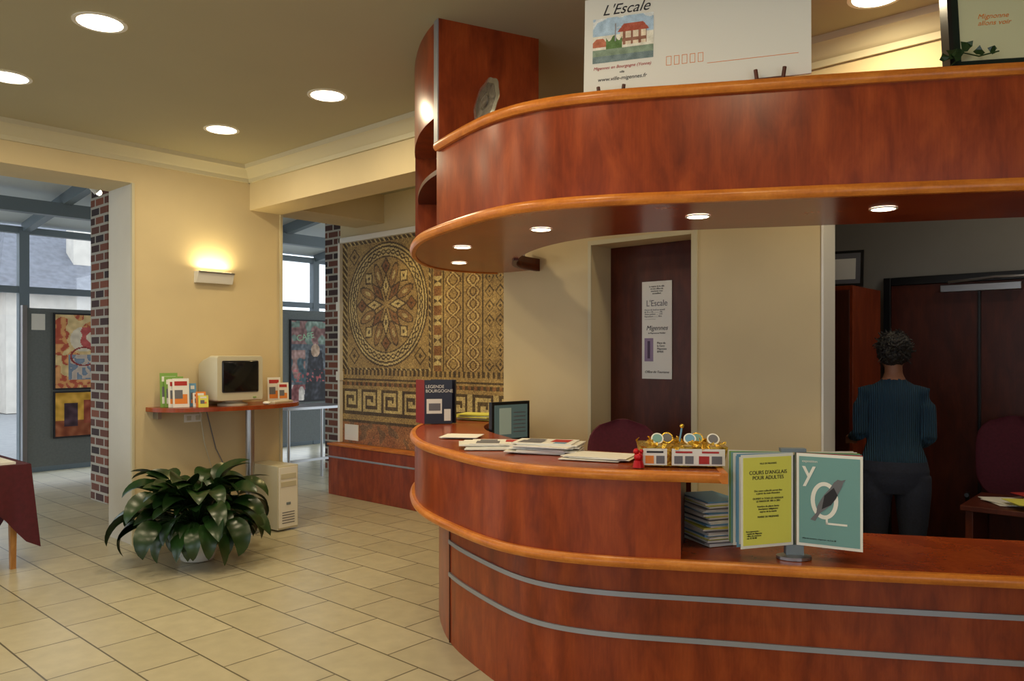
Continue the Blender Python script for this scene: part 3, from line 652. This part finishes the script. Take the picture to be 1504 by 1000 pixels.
# flip display stand
f=MB('flip_display_stand'); cols=[YEL,WPAP,BLUEC,WPAP,TEAL,GREENB]; colr=[TEAL,WPAP,BLUEC,GREENB,WPAP,INKR]
f.ellr([(0,0,0,.07,.05),(0,0,.012,.07,.05),(0,0,.02,.03,.03)],STEEL); f.box(-.035,.035,-.02,.02,.0,.06,GREY); f.cyl(0,.03,.0,.42,.012,GREY); f.box(-.05,.05,0,.04,.435,.45,GREY)
for side,cl in ((-1,cols),(1,colr)):
    for k in range(6):
        ang=-D(24-6.5*k)*side; R_=Matrix.Rotation(ang,3,'Z'); y=-.012+.006*k; x0,x1=(.008,.256)
        if side<0: x0,x1=-x1,-x0
        f.box(x0,x1,y-.001,y+.001,.06,.435,[WPAP,BLUEC,WHITE,TEAL,GREENB,WHITE][k] if side<0 else [WPAP,INKR,TEAL,GREENB,WHITE,WHITE][k],rot=R_,piv=(0,y,0)); f.box(x0+.010,x1-.010,y-.003,y-.001,.072,.423,cl[k],rot=R_,piv=(0,y,0))
fo=f.done(loc=(3.15,1.265,.7622),rotz=D(-54),smooth=False)
e=bpy.data.objects.new('left_page',None); S.collection.objects.link(e); e.parent=fo; e.location=(0,-.012,0); e.rotation_euler=(0,0,D(24))
text("COURS D'ANGLAIS\nPOUR ADULTES",.021,(-.13,-.004,.355),INK,e,align='CENTER')
text("VILLE DE MIGENNES",.009,(-.13,-.004,.395),INK,e,align='CENTER')
text("Des cours collectifs auront lieu\na partir du mois d'octobre\n\nOUVERT A TOUS LES NIVEAUX\nLE MARDI DE 18H A 20H\n\nNombre de places limite\nInscription obligatoire\naupres de la mairie\n\nMAIRIE DE MIGENNES",.0105,(-.13,-.004,.285),INK,e,align='CENTER')
text("Renseignements :\n- mairie de Migennes\n- office de tourisme\n- tel. 03 86 80",.009,(-.235,-.004,.125),INK,e)
e=bpy.data.objects.new('right_page',None); S.collection.objects.link(e); e.parent=fo; e.location=(0,-.012,0); e.rotation_euler=(0,0,D(-24))
r=MB('bird_print')
def ringz(cx,cz,rx,rz_,w,m,n=32):
    vs=[];fs=[]
    for i in range(n):
        a=2*math.pi*i/n; vs+=[(cx+rx*math.cos(a),-.0045,cz+rz_*math.sin(a)),(cx+(rx-w)*math.cos(a),-.0045,cz+(rz_-w)*math.sin(a))]
    for i in range(n): fs.append((2*i,2*i+1,(2*i+3)%(2*n),(2*i+2)%(2*n)))
    r.add(vs,fs,m)
ringz(.115,.25,.052,.075,.016,WPAP)
bird=[(.062,.17),(.085,.20),(.088,.225),(.10,.25),(.115,.275),(.135,.30),(.15,.325),(.165,.338),(.178,.335),(.195,.34),(.185,.327),(.18,.31),(.168,.285),(.158,.26),(.14,.235),(.118,.215),(.10,.20),(.08,.165)]
r.add([(x,-.005,z) for x,z in bird],[tuple(range(len(bird)))],INKG)
r.add([(.115,-.0055,.27),(.15,-.0055,.305),(.165,-.0055,.275),(.14,-.0055,.235),(.105,-.0055,.215)],[(0,1,2,3,4)],INK); r.box(.12,.2,-.005,-.0045,.155,.163,WPAP); r.box(.12,.128,-.005,-.0045,.155,.18,WPAP)
r.done(parent=e,smooth=False)
text("y",.12,(.03,-.0045,.33),WPAP,e); text("exposition",.014,(.03,-.0045,.40),WPAP,e); text("office de tourisme - migennes - du 3 au 28",.0075,(.03,-.0045,.09),INK,e)
# postcard sign on canopy
ZT=2.697
pc=MB('postcard_sign'); pc.box(-.468,.468,0,.008,0,.44,WPAP)
for i in range(5):
    x=-.11+i*.033
    for a_ in ((x,x+.022,.10,.102),(x,x+.022,.138,.14),(x,x+.002,.1,.14),(x+.02,x+.022,.1,.14)): pc.box(a_[0],a_[1],-.001,0,a_[2],a_[3],INKO)
pc.box(.06,.42,-.001,0,.09,.092,INKO)
for i in range(7): pc.box(.14,.23,-.001,0,.385+i*.007,.3885+i*.007,BLUEC)
for x in (-.34,.31):
    pc.box(x-.055,x+.055,-.03,.06,-.03,-.010,CHD); pc.tube([(x-.05,-.03,-.02),(x-.056,-.035,.024)],.008,CHD); pc.tube([(x+.05,-.03,-.02),(x+.056,-.035,.024)],.008,CHD); pc.tube([(x,.05,-.02),(x,.02,.2)],.006,CHD)
o=pc.done(loc=(2.945,1.615,ZT+.032),rot=(D(-4),0,D(-66.6)),smooth=False)
def house(u,v):
    n=noise.noise(Vector((u*40,v*40,2)))*24+random.uniform(-8,8)
    c=(176,202,226) if v>.12 else (232,228,214)
    if noise.noise(Vector((u*14,v*20,7)))>.1 and v>.15: c=(226,230,232)
    if v<.06: c=(130,150,130)
    if v<.03: c=(110,130,134)
    if .12<u<.235 and .07<v<.13: c=(230,214,190) if int(u*90)%3 and int(v*70)%3 else (150,100,80)
    if .11<u<.245 and .13<v<.165 and abs(u-.178)<.07-(v-.13)*.8: c=(176,84,64)
    if u<.07 and .07<v<.11 and abs(u-.03)<.05-(v-.07)*.9: c=(190,110,80)
    if .06<u<.13 and .06<v<.105+.012*math.sin(u*150): c=(84,120,62)
    if abs(u-.1)<.004 and v<.17 and v>.09: c=(150,150,160)
    return (c[0]+n,c[1]+n,c[2]+n)
panel('postcard_picture',.265,.20,90,68,house,GATT,(-.43,-.0015,.145),o)
text("L'Escale",.066,(-.39,-.001,.358),INK,o,shear=.4)
text("Migennes en Bourgogne (Yonne)",.019,(-.30,-.001,.115),INKR,o,align='CENTER',shear=.25)
text("www.ville-migennes.fr",.024,(-.30,-.001,.062),INK,o,align='CENTER',shear=.25)
text("ville",.014,(-.30,-.001,.092),INK,o,align='CENTER',shear=.25)
text("LOCAL DE\nMIGENNES",.02,(.04,-.001,.405),INKG,o)
# silver plate
pl=MB('silver_plate')
rot=Matrix.Rotation(D(82),3,'X')
def rg(r,z,cz=.118,n=40,sc=0): return [Vector((0,0,cz))+rot@Vector(((r+sc*math.cos(8*a))*math.cos(a),(r+sc*math.cos(8*a))*math.sin(a),z)) for a in [2*math.pi*i/n for i in range(n)]]
pl.loft([rg(.108,-.004,sc=.004),rg(.11,0,sc=.004),rg(.085,.004,sc=.003),rg(.07,-.008),rg(.002,-.008)],SILV)
pl.loft([rg(.085,.0045,sc=.003),rg(.078,.006)],SILVD); pl.loft([rg(.045,-.006),rg(.04,.006)],SILV); pl.loft([rg(.03,0),rg(.028,.009)],SILVD)
pl.tube([(-.04,-.02,.004),(-.04,.0,.03)],.004,CHD); pl.tube([(.04,-.02,.004),(.04,.0,.03)],.004,CHD); pl.tube([(0,.07,.004),(0,.02,.12)],.004,CHD)
pl.done(loc=(2.73,2.61,ZT),rotz=D(-106),scale=(1.08,1.08,1.08))
fp=MB('framed_certificate'); fp.box(-.3,.3,0,.02,0,.42,M('dark_green_frame',(16,36,30),.3)); fp.box(-.265,.265,-.003,0,.03,.39,M('certificate_paper',(206,206,168),.5)); fp.box(.0,.04,-.005,-.003,.1,.17,INKG); fp.box(.0,.04,-.006,-.003,.16,.23,INKR); fp.ball((.02,-.004,.245),.02,INKO,sc=(1,.1,1)); fp.box(-.315,-.3,-.03,.05,0,.44,BLACK)
o=fp.done(loc=(3.555,.485,ZT+.012),rot=(D(-8),0,D(-59)))
text("Mignonne\nallons voir",.028,(-.2,-.004,.2),INKO,o,shear=.3)
vn=MB('trailing_ivy')
vn.tube([(0,0,0.008),(.04,-.01,.05),(.09,-.02,.03),(.16,-.02,.045)],.003,LEAF,n=5)
for (x,z,s) in ((0.02,.04,.035),(.05,.07,.032),(.09,.045,.028),(.0,.045,.03),(.14,.05,.024),(-.03,.03,.025)):
    a=random.uniform(0,3); cc=Vector((x,-.02,z)); vs=[cc+Vector((s*q*math.cos(a+t_),random.uniform(-.008,.008),s*q*math.sin(a+t_))) for t_,q in ((0,1),(.8,.6),(1.57,.8),(2.4,.55),(3.14,.35),(3.9,.55),(4.7,.8),(5.5,.6))]
    vn.add(vs,[tuple(range(8))],LEAF)
vn.done(loc=(3.36,.735,ZT+.006),rotz=D(-59),smooth=False)
# ---------------------------------------------------------------- woman seen from behind
w=MB('woman')
w.ellr([(0,0,.80,.15,.10),(0,0,.86,.180,.125),(0,-.005,.93,.188,.13),(0,-.005,1.0,.172,.12),(0,0,1.08,.145,.10),(0,.0,1.15,.138,.096),(0,.005,1.24,.148,.10),(0,.005,1.32,.156,.10),(0,0,1.38,.15,.085),(0,-.005,1.42,.115,.068),(0,-.005,1.45,.066,.056),(0,0,1.49,.048,.05),(0,.01,1.55,.048,.055)],SWEAT)
for s in (-1,1):
    w.tube([(s*.10,0,.9),(s*.10,0,.8),(s*.102,.01,.62),(s*.10,.015,.5),(s*.10,-.005,.38),(s*.10,-.01,.22),(s*.10,-.01,.09)],[.098,.098,.080,.066,.062,.05,.042],JEAN,n=16)
    w.ellr([(s*.105,.045,.0,.045,.12),(s*.105,.045,.03,.048,.125),(s*.105,.02,.07,.042,.08),(s*.103,-.01,.11,.04,.045)],SHOE,n=16)
    el=(-.178,-.035,1.13) if s<0 else (.182,-.03,1.12); wr=(-.215,.155,1.10) if s<0 else (.15,.17,1.06)
    w.tube([(s*.11,0,1.38),(s*.15,0,1.372),(s*.17,-.01,1.30),(s*.178,-.02,1.22),el],[.045,.052,.048,.043,.040],SWEAT,n=14)
    w.tube([(el[0],el[1]-.01,el[2]+.01),((el[0]+wr[0])/2,(el[1]+wr[1])/2,(el[2]+wr[2])/2),wr],[.040,.036,.026],SWEAT,n=14)
    px,py,pz=wr; w.tube([(px,py-.02,pz),(px,py+.02,pz-.004),(px+.0,py+.055,pz-.01),(px,py+.085,pz-.016)],[.024,.03,.036,.034],SKIN,n=12,flat=.5)
    for k,(dx,ln) in enumerate(((-.028,.058),(-.010,.07),(.010,.072),(.028,.064))):
        x=px+dx; y=py+.085; z=pz-.016
        w.tube([(x,y-.01,z),(x,y+ln*.5,z-.008),(x,y+ln*.8,z-.028),(x,y+ln*.85,z-.045)],[.0095,.009,.0085,.007],SKIN,n=8)
    w.tube([(px-s*.02,py+.03,pz-.01),(px-s*.045,py+.055,pz-.015),(px-s*.05,py+.085,pz-.025)],[.012,.011,.008],SKIN,n=8)
w.ellr([(0,.035,1.505,.02,.02),(0,.04,1.515,.042,.05),(0,.03,1.55,.06,.08),(0,.02,1.60,.072,.092),(0,.01,1.65,.073,.093),(0,.005,1.69,.06,.078),(0,0,1.715,.03,.04)],SKIN)
w.tube([(0,.105,1.63),(0,.13,1.60),(0,.11,1.588)],[.009,.015,.012],SKIN,n=8)
for s in (-1,1): w.ball((s*.076,.01,1.605),.028,SKIN,n=10,sc=(.35,.7,1.1))
tmp=w.done()
m=tmp.modifiers.new('r','REMESH'); m.mode='VOXEL'; m.voxel_size=.0075
m=tmp.modifiers.new('s','SMOOTH'); m.factor=.5; m.iterations=3
dg=bpy.context.evaluated_depsgraph_get(); me=bpy.data.meshes.new_from_object(tmp.evaluated_get(dg)); me.name='woman'
me.materials.clear()
for q in (SKIN,SWEAT,JEAN,SHOE): me.materials.append(q)
for pl_ in me.polygons:
    c=pl_.center; pl_.use_smooth=True
    if c.z>1.455: k=0
    elif c.y>.158 and c.z>1.0 and abs(c.x)>.08: k=0
    elif c.z>.985: k=1
    elif c.z<.085: k=3
    else: k=2
    pl_.material_index=k
bpy.data.objects.remove(tmp)
wo=bpy.data.objects.new('woman',me); S.collection.objects.link(wo); wo.location=(4.85,1.36,0); wo.rotation_euler=(0,0,D(-70))
h=MB('hair'); 
bm=bmesh.new(); bmesh.ops.create_icosphere(bm,subdivisions=5,radius=1)
vs=[]
for v in bm.verts:
    p_=v.co; n_=noise.noise(p_*4)*.10+noise.noise(p_*11)*.07+noise.noise(p_*25)*.03
    q=Vector((p_.x*.092,p_.y*.102,p_.z*.100))*(1+n_)
    if p_.y>.35 and p_.z<.35: q*=.62
    vs.append(q+Vector((0,-.012,1.63)))
h.add(vs,[tuple(v.index for v in f_.verts) for f_ in bm.faces],HAIR)
vs=[]
for v in bm.verts:
    p_=v.co; n_=noise.noise(p_*5+Vector((3,0,0)))*.14+noise.noise(p_*14)*.08
    vs.append(Vector((p_.x*.055,p_.y*.045,p_.z*.05))*(1+n_)+Vector((.02,-.085,1.665)))
h.add(vs,[tuple(v.index for v in f_.verts) for f_ in bm.faces],HAIR); bm.free()
for k in range(170):
    th=random.uniform(0,6.28); ph=random.uniform(-.7,1.3)
    d=Vector((math.cos(th)*math.cos(ph),math.sin(th)*math.cos(ph)-.1,math.sin(ph)))
    if d.y>.3 and d.z<.4: continue
    p0=Vector((0,-.012,1.63))+Vector((d.x*.088,d.y*.095,d.z*.096)); rv=Vector((random.uniform(-1,1),random.uniform(-1,1),random.uniform(-1,1)))*.010
    h.tube([p0,p0+d*.008+rv,p0+d*.013+rv*1.8,p0+d*.008+rv*2.6],[.005,.004,.003,.002],HAIR,n=5)
h.done(parent=wo)
ey=MB('eyes')
for s in (-1,1): ey.ball((s*.03,.103,1.622),.011,WHITE,n=10); ey.ball((s*.03,.112,1.622),.005,INK,n=8)
ey.tube([(-.024,.112,1.56),(0,.118,1.558),(.024,.112,1.56)],[.003,.006,.003],INKR,n=8); ey.done(parent=wo)
# ---------------------------------------------------------------- world + camera
wd=bpy.data.worlds.new('world'); S.world=wd; wd.use_nodes=True
bg=wd.node_tree.nodes['Background']; bg.inputs[0].default_value=(.84,.92,1,1); bg.inputs[1].default_value=2.1
cam=bpy.data.cameras.new('camera'); cam.sensor_width=36; cam.lens=1142/1504*36; cam.shift_y=20/1504
co=bpy.data.objects.new('camera',cam); S.collection.objects.link(co); co.location=(0,0,1.6); co.rotation_euler=(D(90),0,D(41.8-90)); S.camera=co
